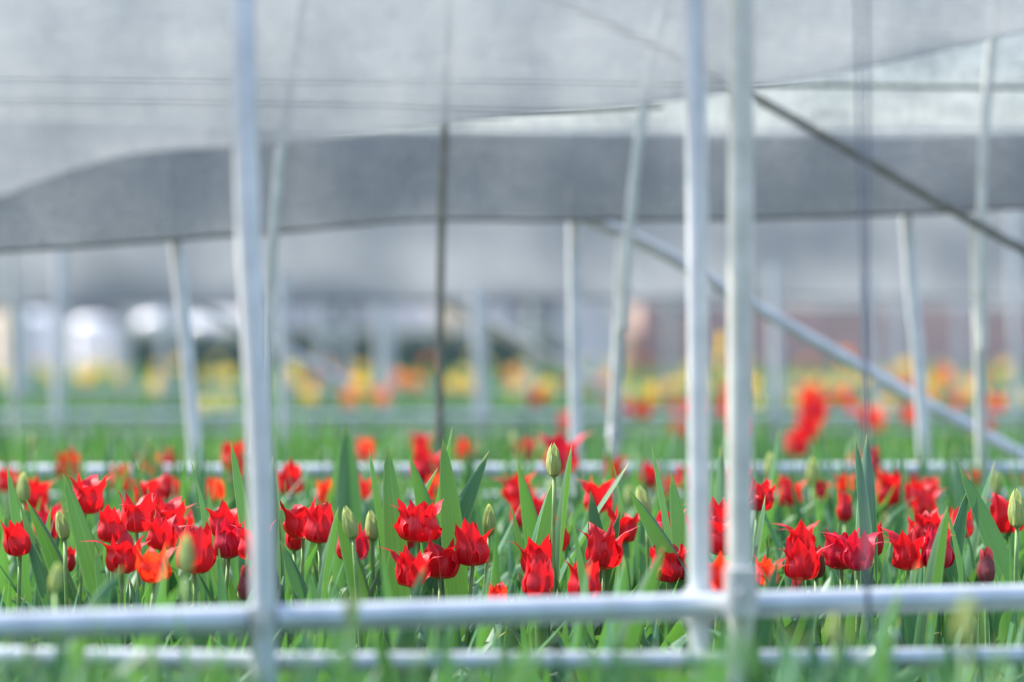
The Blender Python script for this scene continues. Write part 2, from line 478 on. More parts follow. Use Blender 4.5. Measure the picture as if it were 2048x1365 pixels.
b2 = back_frame(11.5, 'blurred galvanised pipe frame third in line behind the red tulips',
    [far_post(118, 560, 11.5, -3, 0.022), far_post(565, 600, 11.3, 3, 0.019, 'short'), far_post(960, 635, 11.6, 6, 0.026, 'short'), far_post(1552, 590, 11.5, 4, 0.021, 'short'),
     far_post(1745, 610, 11.7, 6, 0.018, 'short'), far_post(2032, 600, 11.6, 4, 0.02), far_post(28, 520, 10.5, 6, 0.014, M_PIPE_PALE)],
    (834, 832), (862, 860), 0.0165, top=1.52,
    braces=[([(520, 425, 12.5), (870, 592, 12.5), (1250, 805, 12.5)], 0.024, M_PIPE_PALE),
            ([(150, 470, 12.0), (480, 655, 12.0), (700, 770, 12.0)], 0.018, M_PIPE)])
b3 = back_frame(17.5, 'blurred galvanised pipe frame fourth in line before the far hedge',
    [far_post(255, 520, 17.2, 4, 0.022, M_PIPE_PALE), far_post(330, 590, 17.5, 3, 0.028), far_post(645, 575, 17.5, 3, 0.028), far_post(690, 560, 17.6, 3, 0.024),
     far_post(770, 600, 17.8, 2, 0.05), far_post(1065, 470, 17.3, 2, 0.028, M_PIPE_PALE), far_post(1200, 580, 17.6, 2, 0.035), far_post(1340, 520, 17.4, 2, 0.026, M_PIPE_PALE),
     far_post(1795, 590, 17.5, 2, 0.04), far_post(1920, 560, 17.5, 2, 0.026), far_post(45, 590, 17.5, 2, 0.045)],
    (776, 776), (795, 795), 0.016, top=1.9)

# ------------------------------------------------------------------ shade nets
def net(hem, Dfun, ztop, mat, label, x_ext=900, nx=150, nz=26, amp=0.02, seed=0, hem_r=0.0, zlow=None):
    r2 = np.random.default_rng(seed)
    xs = np.linspace(-x_ext, 2048 + x_ext, nx)
    hx = [h[0] for h in hem]; hy = [h[1] for h in hem]
    hyv = smooth_interp(xs, hx, hy)
    ph = r2.uniform(0, 6.28, 8)
    verts, uvs, line = [], [], []
    for i, px in enumerate(xs):
        D = Dfun(px)
        b = at(px, hyv[i], D)
        for j in range(nz):
            v = j / (nz - 1)
            z = b.z + (ztop - b.z) * v ** 1.25
            env = 0.35 + 0.65 * (1 - v)
            dy = amp * env * (math.sin(px*0.0060 + ph[0] + 2*v) + 0.6*math.sin(px*0.0147 + ph[1] - 3*v) + 0.35*math.sin(px*0.033 + ph[2] + 4*v)
                              + 0.5*math.sin(9*v + px*0.002 + ph[3]))
            verts.append((b.x, b.y + dy, z)); uvs.append((i/(nx-1), v))
            if j == 0: line.append((b.x, b.y + dy, z))
    me = mesh_from('shade_net', verts, grid_faces(nx, nz), mat, uvs)
    o = link('shade_net', me)
    tag(o, label, 'shade net', 'grey shade nets hung across the field')
    if hem_r:
        tube('hem', line, hem_r, M_HEM if hem_r > 0.003 else M_NET_A, o, n=nx, seg=8)
    return o

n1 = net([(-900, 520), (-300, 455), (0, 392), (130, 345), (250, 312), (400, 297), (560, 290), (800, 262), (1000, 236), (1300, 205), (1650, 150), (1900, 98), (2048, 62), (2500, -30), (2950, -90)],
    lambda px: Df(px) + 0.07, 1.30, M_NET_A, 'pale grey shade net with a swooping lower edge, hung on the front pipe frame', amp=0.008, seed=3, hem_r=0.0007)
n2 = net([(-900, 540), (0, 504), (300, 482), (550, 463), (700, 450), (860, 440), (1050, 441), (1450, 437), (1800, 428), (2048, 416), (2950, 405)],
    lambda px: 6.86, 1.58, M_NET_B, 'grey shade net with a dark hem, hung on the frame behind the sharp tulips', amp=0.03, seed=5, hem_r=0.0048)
# the turned-up skirt of the second net: a second layer over its lower part
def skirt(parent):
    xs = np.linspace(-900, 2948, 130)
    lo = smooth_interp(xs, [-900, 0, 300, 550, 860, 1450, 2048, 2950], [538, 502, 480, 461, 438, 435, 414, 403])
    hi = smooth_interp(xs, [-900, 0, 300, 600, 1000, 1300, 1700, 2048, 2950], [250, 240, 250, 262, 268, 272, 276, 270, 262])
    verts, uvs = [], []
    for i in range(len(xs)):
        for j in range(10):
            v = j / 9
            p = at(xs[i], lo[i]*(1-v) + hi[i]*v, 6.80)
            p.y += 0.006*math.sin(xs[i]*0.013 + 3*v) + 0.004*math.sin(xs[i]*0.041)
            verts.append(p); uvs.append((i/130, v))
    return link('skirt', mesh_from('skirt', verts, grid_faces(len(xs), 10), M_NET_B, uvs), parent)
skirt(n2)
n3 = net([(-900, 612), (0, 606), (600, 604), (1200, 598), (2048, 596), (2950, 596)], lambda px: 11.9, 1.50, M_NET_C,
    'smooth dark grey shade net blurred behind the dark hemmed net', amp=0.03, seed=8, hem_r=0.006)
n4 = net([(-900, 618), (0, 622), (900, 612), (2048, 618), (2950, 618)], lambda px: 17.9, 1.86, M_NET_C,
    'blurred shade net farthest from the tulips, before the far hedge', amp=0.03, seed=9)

# ------------------------------------------------------------------ hanging cords by the front frame
for k, (dx, dd) in enumerate([(-7, 0.0), (7, 0.02)]):
    c = tube('hanging_cord', [at(1722 + dx*1.6, -250, 3.42 + dd), at(1727 + dx*1.2, 300, 3.42 + dd), at(1731 + dx*0.5, 620, 3.42 + dd), at(1733 + dx*0.9, 900, 3.43 + dd), at(1736 + dx*0.4, 1200, 3.45), at(1748, 1322, 3.47)],
             0.0015, M_CORD, n=40, seg=8)
    tag(c, 'thin dark cord hanging from the front frame down to its lower rail', 'cord', 'dark cords on the front frame')

# ------------------------------------------------------------------ tulip meshes
def petal_mesh(name, mat, R=0.40, flare=0.15, wide=0.36, tip_z=1.0, ruffle=0.0, seed=0, pinch=0.36, nu=17, nv=9, acumin=0.06):
    r2 = np.random.default_rng(seed)
    ph = r2.uniform(0, 6.28, 4)
    us = np.linspace(0, 1, nu)
    us = us ** 0.92
    r = smooth_interp(us, [0, 0.10, 0.34, 0.62, 0.82, 1.0], [0.07, R*0.68, R, pinch, pinch + flare*0.35, pinch + flare])
    z = smooth_interp(us, [0, 0.10, 0.34, 0.62, 0.82, 1.0], [0.0, 0.055, 0.32, 0.62, 0.83, tip_z])
    w = smooth_interp(us, [0, 0.10, 0.32, 0.52, 0.68, 0.81, 0.91, 1.0], [0.07, 0.20, wide, wide*0.97, wide*0.74, wide*0.42, wide*0.18, 0.005])
    verts, uvs = [], []
    for i, u in enumerate(us):
        for j in range(nv):
            v = -1 + 2*j/(nv-1)
            re = max(r[i]*1.12, 0.10) * (1 - 0.45*max(0, u - 0.72)/0.28)
            re = max(re, 0.07)
            phi = v * w[i] / re
            x = r[i] - re*(1 - math.cos(phi))
            y = re*math.sin(phi)
            zz = z[i]
            e = abs(v)**2 * ruffle * math.sin(math.pi*min(1, u*1.05))
            x += e * 0.10 * math.sin(11*u + ph[0] + (1.5 if v > 0 else 0))
            zz += e * 0.05 * math.sin(23*u + ph[1] + 3*v)
            x += 0.030 * (math.exp(-(v/0.16)**2) - 0.4*math.exp(-((abs(v)-0.5)/0.2)**2)) * math.sin(math.pi*u)   # midrib and hollows beside it
            y += 0.03*ruffle*math.sin(5*u + ph[2])*u
            verts.append((x, y, zz)); uvs.append((0.5 + 0.5*v, u))
    return mesh_from(name, verts, grid_faces(nu, nv), mat, uvs)

PET = {}
def pet(kind, mat):
    """several petal shapes for each kind of bloom and colour"""
    key = (kind, mat.name)
    if key in PET: return PET[key]
    L = []
    if kind == 'open':
        for k, (fl, pz) in enumerate([(0.08, 1.04), (0.30, 0.97), (0.56, 0.86), (0.0, 1.06), (0.16, 1.03), (0.40, 0.93)]):
            L.append(petal_mesh('petal', mat, 0.375, fl*1.25, 0.30, pz, 0.75, k, 0.345))
    elif kind == 'ragged':
        for k, (fl, pz) in enumerate([(0.06, 1.0), (0.20, 0.98), (0.30, 0.92), (0.0, 0.94), (-0.08, 0.9)]):
            L.append(petal_mesh('petal', mat, 0.43, fl, 0.27, pz, 1.0, 20 + k, 0.38, acumin=0.05))
    elif kind == 'cup':
        for k, (fl, pz) in enumerate([(-0.06, 1.03), (0.06, 1.02), (0.24, 0.95), (-0.10, 1.0), (0.0, 1.05)]):
            L.append(petal_mesh('petal', mat, 0.37, fl, 0.34, pz, 0.4, 40 + k, 0.30))
    elif kind == 'slim':
        for k, (fl, pz) in enumerate([(-0.04, 1.0), (0.05, 1.0), (-0.06, 0.96)]):
            L.append(petal_mesh('petal', mat, 0.24, fl, 0.24, pz, 0.3, 60 + k, 0.19, acumin=0.045))
    elif kind == 'bud':
        for k in range(3):
            L.append(petal_mesh('petal', mat, 0.205 - 0.006*k, -0.135, 0.25, 1.0, 0.06, 80 + k, 0.165, acumin=0.075))
    elif kind == 'far':
        for k, (fl, pz) in enumerate([(0.0, 1.0), (0.12, 0.97), (-0.08, 1.0)]):
            L.append(petal_mesh('petal', mat, 0.42, fl, 0.40, pz, 0.2, 90 + k, 0.36, nu=7, nv=5))
    PET[key] = L
    return L

def leaf_mesh(name, bend, power, fold, twist, wave, base_w=0.42, seed=0, nu=18, nv=7, shape='lance'):
    """unit-long blade rising from the origin; bends towards +X; width 1 along Y"""
    r2 = np.random.default_rng(seed)
    ph = r2.uniform(0, 6.28, 3)
    us = np.linspace(0, 1, nu)
    th = bend * us ** power
    dx = np.sin(th); dz = np.cos(th)
    x = np.r_[0, np.cumsum((dx[1:] + dx[:-1]) / 2 * np.diff(us))]
    z = np.r_[0, np.cumsum((dz[1:] + dz[:-1]) / 2 * np.diff(us))]
    if shape == 'lance':
        w = smooth_interp(us, [0, 0.3, 0.58, 0.76, 0.87, 0.95, 1], [base_w, 0.80, 1.0, 0.93, 0.68, 0.33, 0.0])
    else:
        w = smooth_interp(us, [0, 0.2, 0.45, 0.7, 0.86, 0.95, 1], [base_w, 0.72, 0.95, 1.0, 0.76, 0.40, 0.0])
    verts, uvs = [], []
    for i, u in enumerate(us):
        tw = twist * u
        for j in range(nv):
            v = -1 + 2*j/(nv-1)
            yy = 0.5 * w[i] * v
            nn = -fold * w[i] * (1 - abs(v)**1.4) * 0.5 + wave * 0.12 * w[i] * math.sin(9*u + ph[0] + 1.4*v) * abs(v)
            # normal of the path in the XZ plane
            nx_, nz_ = math.cos(th[i]), -math.sin(th[i])
            cy = yy*math.cos(tw) - nn*math.sin(tw)
            cn = yy*math.sin(tw) + nn*math.cos(tw)
            verts.append((x[i] + cn*nx_*0.10, cy, z[i] + cn*nz_*0.10)); uvs.append((0.5 + 0.5*v, u))
    me = mesh_from(name, verts, grid_faces(nu, nv), M_LEAF, uvs)
    me['tip'] = (float(x[-1]), 0.0, float(z[-1]))
    return me

LEAF_UP = [leaf_mesh('leaf', b, p, f, t, w_, seed=i) for i, (b, p, f, t, w_) in enumerate([
    (0.10, 1.5, 0.5, 0.3, 0.3), (0.22, 1.5, 0.8, -0.5, 0.6), (0.05, 1.0, 1.0, 0.8, 0.2), (0.32, 2.0, 0.6, -0.9, 0.8), (0.15, 2.0, 0.3, 0.15, 1.0)])]
LEAF_ARCH = [leaf_mesh('leaf', b, p, f, t, w_, seed=10+i, shape=s_) for i, (b, p, f, t, w_, s_) in enumerate([
    (0.9, 1.6, 0.8, 0.4, 0.8, 'lance'), (1.5, 1.8, 0.6, -0.5, 1.2, 'broad'), (2.2, 2.2, 0.7, 0.7, 1.4, 'broad'), (0.6, 1.4, 0.5, 1.2, 1.0, 'lance'), (1.2, 1.1, 0.9, -1.0, 1.5, 'broad')])]

def stem_mesh(bow, seed):
    n, seg = 10, 8
    verts = []
    for i in range(n):
        u = i/(n-1)
        cx = bow*math.sin(math.pi*u)
        r = 1.15 - 0.3*u
        for k in range(seg):
            a = 2*math.pi*k/seg
            verts.append((cx + r*0.0034*math.cos(a), r*0.0034*math.sin(a), u))
    faces = []
    for i in range(n-1):
        for k in range(seg):
            faces.append((i*seg+k, i*seg+(k+1) % seg, (i+1)*seg+(k+1) % seg, (i+1)*seg+k))
    faces.append(tuple((n-1)*seg+k for k in range(seg)))
    return mesh_from('stem', verts, faces, M_STEM)
STEMS = [stem_mesh(b, i) for i, b in enumerate((0.0, 0.006, -0.008, 0.012))]

def aim(v):
    """rotation that takes +Z to the direction v"""
    return Vector(v).normalized().to_track_quat('Z', 'Y').to_matrix().to_4x4()

COUNT = {'tulip': 0}
def add_leaf(root, L, W, yaw, lean, mesh, off=(0, 0)):
    lv = Matrix.Translation((off[0], off[1], -0.02)) @ aim((math.sin(lean[0]), math.sin(lean[1]), 1)) @ Matrix.Rotation(yaw, 4, 'Z') @ Matrix.Diagonal((L, W, L, 1))
    return link('leaf', mesh, root, lv)

def make_tulip(head, H, kind, mat, label, group, tilt=(0, 0), base_off=(0, 0), phi=None, leaves=2, leaf_h=0.30, name='tulip', npet=6, spread=1.0):
    """head = world position of the foot of the flower, H = flower height"""
    head = Vector(head)
    root = empty(name, (head.x + base_off[0], head.y + base_off[1], 0))
    tag(root, label, 'tulip', group)
    COUNT['tulip'] += 1
    hl = head - Vector(root.location)
    st = link('stem', random.choice(STEMS), root, Matrix.Translation((0, 0, -0.02)) @ aim(hl + Vector((0, 0, 0.02))) @ Matrix.Rotation(random.uniform(0, 6.28), 4, 'Z') @ Matrix.Diagonal((1.0, 1.0, (hl + Vector((0, 0, 0.02))).length + 0.004, 1)))
    if kind is not None:
        shapes = pet(kind, mat)
        base = Matrix.Translation(hl) @ aim((math.sin(tilt[0]), math.sin(tilt[1]), 1))
        p0 = random.uniform(0, 6.28) if phi is None else phi
        for k in range(npet):
            inner = k % 2
            ang = p0 + 2*math.pi*k/npet + random.uniform(-0.12, 0.12)*spread
            if npet > 6: inner = (k % 3) / 2
            s = H * (1.0 - 0.07*inner) * random.uniform(0.96, 1.04)
            op = (random.uniform(-0.05, 0.17) if kind not in ('bud', 'slim') else random.uniform(-0.015, 0.03)) * spread - 0.05*inner
            if kind == 'bud':
                s = H * (1 - 0.05*inner); op = -0.01*inner; ang = p0 + 2*math.pi*k/npet
            rs = s * (1 - 0.10*inner)
            Mx = base @ Matrix.Rotation(ang, 4, 'Z') @ Matrix.Rotation(op, 4, 'Y') @ Matrix.Diagonal((rs, rs, s, 1))
            sh = shapes[k % len(shapes)] if kind == 'bud' else random.choice(shapes)
            if kind == 'open':      # side petals flare, those before and behind stand up
                sh = shapes[random.choice((1, 2, 5) if abs(math.cos(ang)) > 0.62 else (0, 3, 4))]
            link('petal', sh, root, Mx)
    for k in range(leaves):
        yaw = random.uniform(0, 6.28)
        if random.random() < 0.5:
            add_leaf(root, leaf_h*random.uniform(0.8, 1.15), random.uniform(0.026, 0.042), yaw, (random.uniform(-0.16, 0.16), random.uniform(-0.16, 0.16)), random.choice(LEAF_UP))
        else:
            add_leaf(root, leaf_h*random.uniform(0.9, 1.25), random.uniform(0.030, 0.052), yaw, (random.uniform(-0.1, 0.1), random.uniform(-0.1, 0.1)), random.choice(LEAF_ARCH))
    return root

HP = 'red tulips in the bed between the pipe frames'
# x, y of flower foot, y of top, distance, shape, colour, tilt to the right, turn, label
HERO = [
 (40, 1112, 1042, 4.50, 'cup', 'R', -0.20, 0.2, 'smooth red tulip leaning over beside a pair of crossing narrow leaves'),
 (170, 1028, 948, 4.90, 'open', 'R', 0.10, 0.5, 'wide-open red tulip with a pale foot above the plump green bud'),
 (98, 1080, 1008, 5.20, 'open', 'C', 0.0, 1.1, 'crimson tulip just behind the plump green bud'),
 (70, 1022, 955, 5.65, 'open', 'R', 0.0, 0.4, None),
 (134, 956, 900, 6.45, 'cup', 'O', 0.1, 0.1, 'orange-red tulip standing taller than the red tulips around it'),
 (224, 1086, 1016, 4.55, 'cup', 'R', -0.05, 0.9, 'red tulip with broad rounded petals behind a long slanting leaf'),
 (273, 1066, 985, 4.75, 'open', 'R', 0.02, 0.0, 'red tulip with one petal flung outward in the thick cluster'),
 (300, 1020, 955, 5.45, 'open', 'R', -0.1, 0.3, None),
 (338, 1070, 998, 4.85, 'open', 'R', 0.05, 0.7, None),
 (322, 1100, 1032, 4.55, 'open', 'R', 0.05, 1.4, None),
 (243, 1147, 1070, 4.50, 'open', 'R', 0.15, 0.6, 'red tulip with a tall flared petal, low beside the broad folded leaf'),
 (310, 1166, 1090, 4.36, 'open', 'O', -0.10, 0.2, 'orange tinged tulip with a drooping petal, half behind a blurred leaf'),
 (388, 1147, 1050, 4.45, 'cup', 'R', 0.05, 1.0, 'big red tulip behind a blurred green bud'),
 (457, 1118, 1043, 4.60, 'cup', 'C', -0.05, 0.2, 'deep crimson closed tulip on a curved bare stem'),
 (447, 1076, 1005, 4.80, 'open', 'R', 0.0, 0.8, None),
 (507, 1121, 1042, 4.55, 'open', 'R', 0.06, 0.4, 'red tulip partly hidden by a grey front post'),
 (136, 1145, 1094, 4.85, 'slim', 'R', 0.1, 0.0, 'small dark red tulip low beside the stem of the plump bud'),
 (493, 1202, 1132, 4.45, 'slim', 'D', 0.0, 0.6, 'slim dusky pink half-grown bud low beside a grey front post'),
 (606, 1078, 1000, 4.66, 'open', 'R', -0.05, 0.3, None),
 (638, 1087, 1008, 4.55, 'cup', 'R', 0.05, 0.9, 'rounded red tulip with a pale foot in front of its ragged twin'),
 (588, 1102, 1030, 4.75, 'slim', 'R', 0.08, 0.2, 'narrow red tulip tucked under a pair of wider ones'),
 (705, 1122, 1046, 4.75, 'cup', 'C', 0.0, 0.5, 'dull crimson tulip behind a slender striped bud'),
 (837, 1085, 1000, 4.58, 'ragged', 'R', 0.03, 0.25, 'large ragged red tulip with crowded petals under two tall leaves'),
 (823, 1174, 1096, 4.50, 'open', 'R', 0.02, 0.7, 'cup-shaped red tulip standing below the large ragged tulip'),
 (880, 1158, 1078, 4.55, 'open', 'R', 0.06, 0.1, 'red tulip touching shoulders with the cup-shaped one'),
 (946, 1132, 1047, 4.56, 'cup', 'R', -0.06, 0.35, 'smooth red tulip with one petal stretched aside, alone on a bare stem'),
 (1075, 1152, 1073, 4.62, 'open', 'R', 0.02, 0.2, 'red tulip with widely flared petal tips above another bloom'),
 (1072, 1198, 1118, 4.40, 'cup', 'R', 0.05, 1.2, 'hazy red tulip half veiled by a blurred leaf'),
 (990, 1218, 1166, 4.48, 'cup', 'O', 0.12, 0.3, 'small red tulip barely rising above the white rail'),
 (1168, 1203, 1120, 4.45, 'cup', 'R', 0.0, 0.1, 'red tulip with a petal bent sideways near the white rail'),
 (1207, 1139, 1052, 4.58, 'open', 'R', -0.02, 0.45, 'red tulip with a long sideways petal before a broad leaf'),
 (1243, 1086, 1016, 4.90, 'open', 'R', 0.1, 0.0, None),
 (1105, 1106, 1024, 4.92, 'cup', 'R', 0.0, 0.9, 'red tulip crossed by a narrow upright leaf under the tall bud'),
 (1196, 1026, 955, 5.15, 'open', 'R', 0.05, 0.4, 'red tulip seen behind two slanting leaves that form a V'),
 (1338, 1164, 1086, 4.52, 'ragged', 'R', 0.0, 0.6, 'compact red tulip with many pointed tips on its own'),
 (1337, 1086, 1020, 4.85, 'cup', 'C', 0.0, 0.3, None),
 (1384, 1122, 1036, 4.70, 'open', 'C', 0.0, 0.8, None),
 (1440, 1082, 997, 4.80, 'open', 'R', 0.0, 0.2, None),
 (1442, 1112, 1030, 4.55, 'open', 'R', 0.04, 0.9, 'red tulip between the two close-set front posts'),
 (1440, 1190, 1110, 4.32, 'open', 'O', 0.0, 0.5, 'orange-red tulip low beside the joint of rail and post'),
 (1532, 1174, 1115, 4.42, 'open', 'O', 0.05, 0.1, 'orange-red tulip with a curled arm of petal beside the joint'),
 (1515, 1022, 956, 4.95, 'ragged', 'R', 0.05, 0.4, 'red tulip above the tip of a wavy edged broad leaf'),
 (1603, 1106, 1043, 4.85, 'open', 'R', 0.0, 0.6, 'red tulip peeping over another beside a dark leaf'),
 (1605, 1161, 1082, 4.50, 'open', 'R', 0.0, 0.15, 'bright red tulip with two flared petals before a dusky bud'),
 (1632, 1157, 1090, 4.62, 'slim', 'D', 0.05, 0.4, 'dusky half-grown bud hugging a bright red tulip'),
 (1683, 1140, 1058, 4.56, 'ragged', 'C', 0.0, 0.8, 'ragged crimson tulip with a dark edge on a thick stem'),
 (1716, 1142, 1064, 4.50, 'open', 'C', 0.04, 0.3, 'crimson tulip squeezed between a ragged one and the hanging cords'),
 (1594, 1205, 1152, 4.60, 'slim', 'D', 0.0, 0.1, None),
 (1750, 1112, 1045, 4.75, 'slim', 'R', 0.0, 0.5, None),
 (1816, 1141, 1060, 4.52, 'open', 'R', -0.03, 0.5, 'red tulip with a pale foot, paired with a pinkish one'),
 (1873, 1140, 1058, 4.50, 'cup', 'C', 0.04, 0.15, 'pinkish crimson tulip with upright petals, paired with a redder one'),
 (1853, 1088, 1022, 4.88, 'ragged', 'R', 0.0, 0.9, 'spiky many-petalled red tulip behind a pair of cups'),
 (1850, 1036, 978, 5.5, 'open', 'R', 0.0, 0.2, None),
 (2016, 1066, 988, 4.85, 'open', 'R', -0.05, 0.4, 'red tulip with spread petals behind the tall green bud'),
 (1972, 1168, 1097, 4.42, 'slim', 'D', 0.0, 0.3, 'dusky half-grown bud with red tips under a leaning leaf'),
 (1922, 1078, 1018, 4.95, 'cup', 'R', 0.0, 0.1, None),
 (1578, 1014, 955, 5.85, 'cup', 'R', 0.0, 0.2, None), (1775, 1012, 938, 5.75, 'cup', 'R', 0.0, 0.7, None),
 (1745, 952, 893, 6.1, 'slim', 'R', 0.0, 0.3, None), (1690, 985, 948, 5.9, 'open', 'O', 0.0, 0.3, None), (1640, 1002, 960, 5.9, 'cup', 'R', 0.1, 0.9, None),
 (1632, 846, 796, 8.2, 'open', 'R', 0.0, 0.2, None), (1595, 912, 858, 7.6, 'cup', 'R', 0.0, 0.6, None), (1620, 880, 834, 7.8, 'open', 'R', 0.0, 1.0, None),
 (585, 990, 928, 5.75, 'cup', 'R', -0.15, 0.2, None), (850, 966, 895, 6.1, 'cup', 'R', 0.0, 0.3, None), (842, 905, 866, 7.3, 'open', 'R', 0.0, 0.3, None),
 (1125, 946, 868, 6.3, 'open', 'C', 0.0, 0.4, None), (1055, 925, 875, 7.1, 'cup', 'C', 0.0, 0.8, None), (470, 945, 880, 6.3, 'cup', 'R', 0.0, 0.2, None),
 (484, 1010, 940, 5.9, 'slim', 'R', 0.0, 0.2, None), (930, 920, 878, 7.4, 'cup', 'O', 0.0, 0.1, None), (1230, 960, 910, 6.5, 'open', 'O', 0.0, 0.1, None),
 (1035, 1010, 945, 5.7, 'open', 'R', 0.0, 0.5, None), (1080, 1040, 985, 5.4, 'open', 'R', 0.1, 0.2, None), (1045, 1055, 1000, 5.5, 'cup', 'R', 0.0, 0.9, None),
 (885, 1040, 985, 5.4, 'slim', 'R', 0.0, 0.0, None), (815, 1100, 1040, 4.95, 'slim', 'R', 0.0, 0.0, None), (1690, 1045, 985, 5.3, 'slim', 'R', 0.0, 0.1, None),
 (1830, 1015, 960, 5.7, 'open', 'R', 0.05, 0.1, None), (1860, 1000, 955, 5.9, 'cup', 'R', 0.0, 0.6, None), (1945, 975, 940, 6.2, 'cup', 'R', 0.0, 0.6, None),
 (870, 1000, 950, 5.8, 'cup', 'O', 0.0, 0.6, None), (655, 1010, 960, 5.9, 'cup', 'O', 0.0, 0.6, None), (720, 1000, 950, 5.8, 'open', 'R', 0.0, 0.6, None),
 (730, 920, 878, 7.4, 'cup', 'O', 0.0, 0.6, None), (1300, 975, 925, 6.4, 'cup', 'R', 0, 0.3, None), (1375, 985, 930, 6.2, 'cup', 'C', 0, 0.3, None),
 (1470, 985, 930, 6.2, 'open', 'R', 0, 0.3, None), (340, 1000, 950, 5.9, 'cup', 'R', 0, 0.3, None), (240, 985, 930, 6.1, 'cup', 'R', 0, 0.3, None),
 (300, 950, 905, 6.9, 'open', 'O', 0, 0.3, None), (430, 1000, 955, 5.9, 'cup', 'O', 0, 0.3, None), (15, 985, 935, 6.1, 'cup', 'R', 0, 0.3, None),
]
ANCHOR = []      # (x, y, short name) of the tulips that carry a label of their own
SHORT = {
 'smooth red tulip leaning over beside a pair of crossing narrow leaves': 'the leaning smooth red tulip',
 'wide-open red tulip with a pale foot above the plump green bud': 'the wide-open tulip with a pale foot',
 'orange-red tulip standing taller than the red tulips around it': 'the tall orange-red tulip',
 'red tulip with broad rounded petals behind a long slanting leaf': 'the red tulip with broad rounded petals',
 'red tulip with one petal flung outward in the thick cluster': 'the red tulip with a flung-out petal',
 'orange tinged tulip with a drooping petal, half behind a blurred leaf': 'the orange tulip with a drooping petal',
 'big red tulip behind a blurred green bud': 'the big red tulip behind a blurred bud',
 'deep crimson closed tulip on a curved bare stem': 'the crimson tulip on a curved stem',
 'slim dusky pink half-grown bud low beside a grey front post': 'the dusky bud by the grey post',
 'rounded red tulip with a pale foot in front of its ragged twin': 'the rounded red tulip with a twin',
 'dull crimson tulip behind a slender striped bud': 'the dull crimson tulip',
 'large ragged red tulip with crowded petals under two tall leaves': 'the large ragged red tulip',
 'cup-shaped red tulip standing below the large ragged tulip': 'the cup below the large ragged tulip',
 'smooth red tulip with one petal stretched aside, alone on a bare stem': 'the lone smooth red tulip',
 'red tulip with widely flared petal tips above another bloom': 'the tulip with widely flared tips',
 'red tulip with a long sideways petal before a broad leaf': 'the tulip with a long sideways petal',
 'red tulip with a petal bent sideways near the white rail': 'the low tulip with a bent petal',
 'red tulip crossed by a narrow upright leaf under the tall bud': 'the red tulip under the tall bud',
 'red tulip seen behind two slanting leaves that form a V': 'the tulip behind the V of leaves',
 'compact red tulip with many pointed tips on its own': 'the compact many-tipped red tulip',
 'red tulip between the two close-set front posts': 'the tulip between the close-set posts',
 'red tulip above the tip of a wavy edged broad leaf': 'the tulip above the wavy broad leaf',
 'bright red tulip with two flared petals before a dusky bud': 'the bright tulip before a dusky bud',
 'ragged crimson tulip with a dark edge on a thick stem': 'the ragged crimson tulip',
 'pinkish crimson tulip with upright petals, paired with a redder one': 'the pinkish crimson tulip',
 'spiky many-petalled red tulip behind a pair of cups': 'the spiky many-petalled tulip',
 'red tulip with spread petals behind the tall green bud': 'the spread red tulip by a tall bud',
 'dusky half-grown bud with red tips under a leaning leaf': 'the dusky bud with red tips',
}
for (ax, ad, nm) in ((529, 3.40, 'the bent grey front post'), (1400, 3.56, 'the bluish front post'), (1482, 3.47, 'the pale front post'), (1748, 3.47, 'the dark hanging cords'),
                     (1934, 2.75, 'the pale sunlit bud'), (700, 3.1, 'the hazy yellowish bud'), (110, 3.75, 'the hazy low green bud'), (372, 3.60, 'the tall blurred bud')):
    ANCHOR.append((at(ax, 1200, ad).x, ad, nm))
def beside(p, what, generic):
    """say which bloom with a label of its own a plant stands by; fall back on the generic label"""
    best, bd = None, 0.42
    for (ax, ay, nm) in ANCHOR:
        d = math.hypot(p[0] - ax, (p[1] - ay)*0.6)
        if d < bd: best, bd = (ax, ay, nm), d
    if best is None: return generic
    dy = p[1] - best[1]
    rel = 'close behind' if 0.05 < dy <= 0.28 else 'well behind' if dy > 0.28 else 'in front of' if -0.28 <= dy < -0.05 else 'well before' if dy < -0.28 else 'beside'
    return what + ' ' + rel + ' ' + best[2]
CM = {'R': M_RED, 'O': M_ORANGE, 'C': M_CRIMSON, 'D': M_DUSK}
KW = {'open': 'open red tulip with flaring pointed petals', 'ragged': 'ragged red tulip with crowded pointed petals', 'cup': 'cup-shaped red tulip with upright petals', 'slim': 'narrow red tulip still half closed'}
def place(D):
    if D < 3.4: return 'in front of the white rail of the front frame'
    if D < 6.9: return 'among the crowd between the two white rails'
    return 'standing beyond the second white rail'
def std_label(kind, mat, D, p=None):
    if mat is M_DUSK: k = 'slim dusky half-grown tulip bud'
    elif mat is M_ORANGE: k = {'open': 'open orange-red tulip with flaring petals', 'cup': 'cup-shaped orange-red tulip'}.get(kind, 'narrow orange-red tulip')
    elif mat is M_CRIMSON: k = {'open': 'open crimson tulip with flaring petals', 'cup': 'cup-shaped crimson tulip'}.get(kind, 'ragged crimson tulip')
    else: k = KW[kind]
    if p is not None: return beside(p, k.split(' with ')[0], k + ' ' + place(D))
    return k + ' ' + place(D)
for (x, yb, yt, D, kind, c, tl, phi, lab) in HERO:
    if lab in SHORT: ANCHOR.append((at(x, yb, D).x, D, SHORT[lab]))
for (x, yb, yt, D, kind, c, tl, phi, lab) in HERO:
    H = (yb - yt) / F * D * 1.06
    hd = at(x, yb, D)
    mat = CM[c]
    n = 9 if kind == 'ragged' else 6
    make_tulip(hd, H, kind, mat, lab or std_label(kind, mat, D, hd), HP if D < 6.9 else 'red tulips beyond the second rail',
               (tl, random.uniform(-0.10, 0.02)), (random.uniform(-0.02, 0.02), random.uniform(-0.02, 0.03)), phi, 2, min(0.34, hd.z*0.82), npet=n)

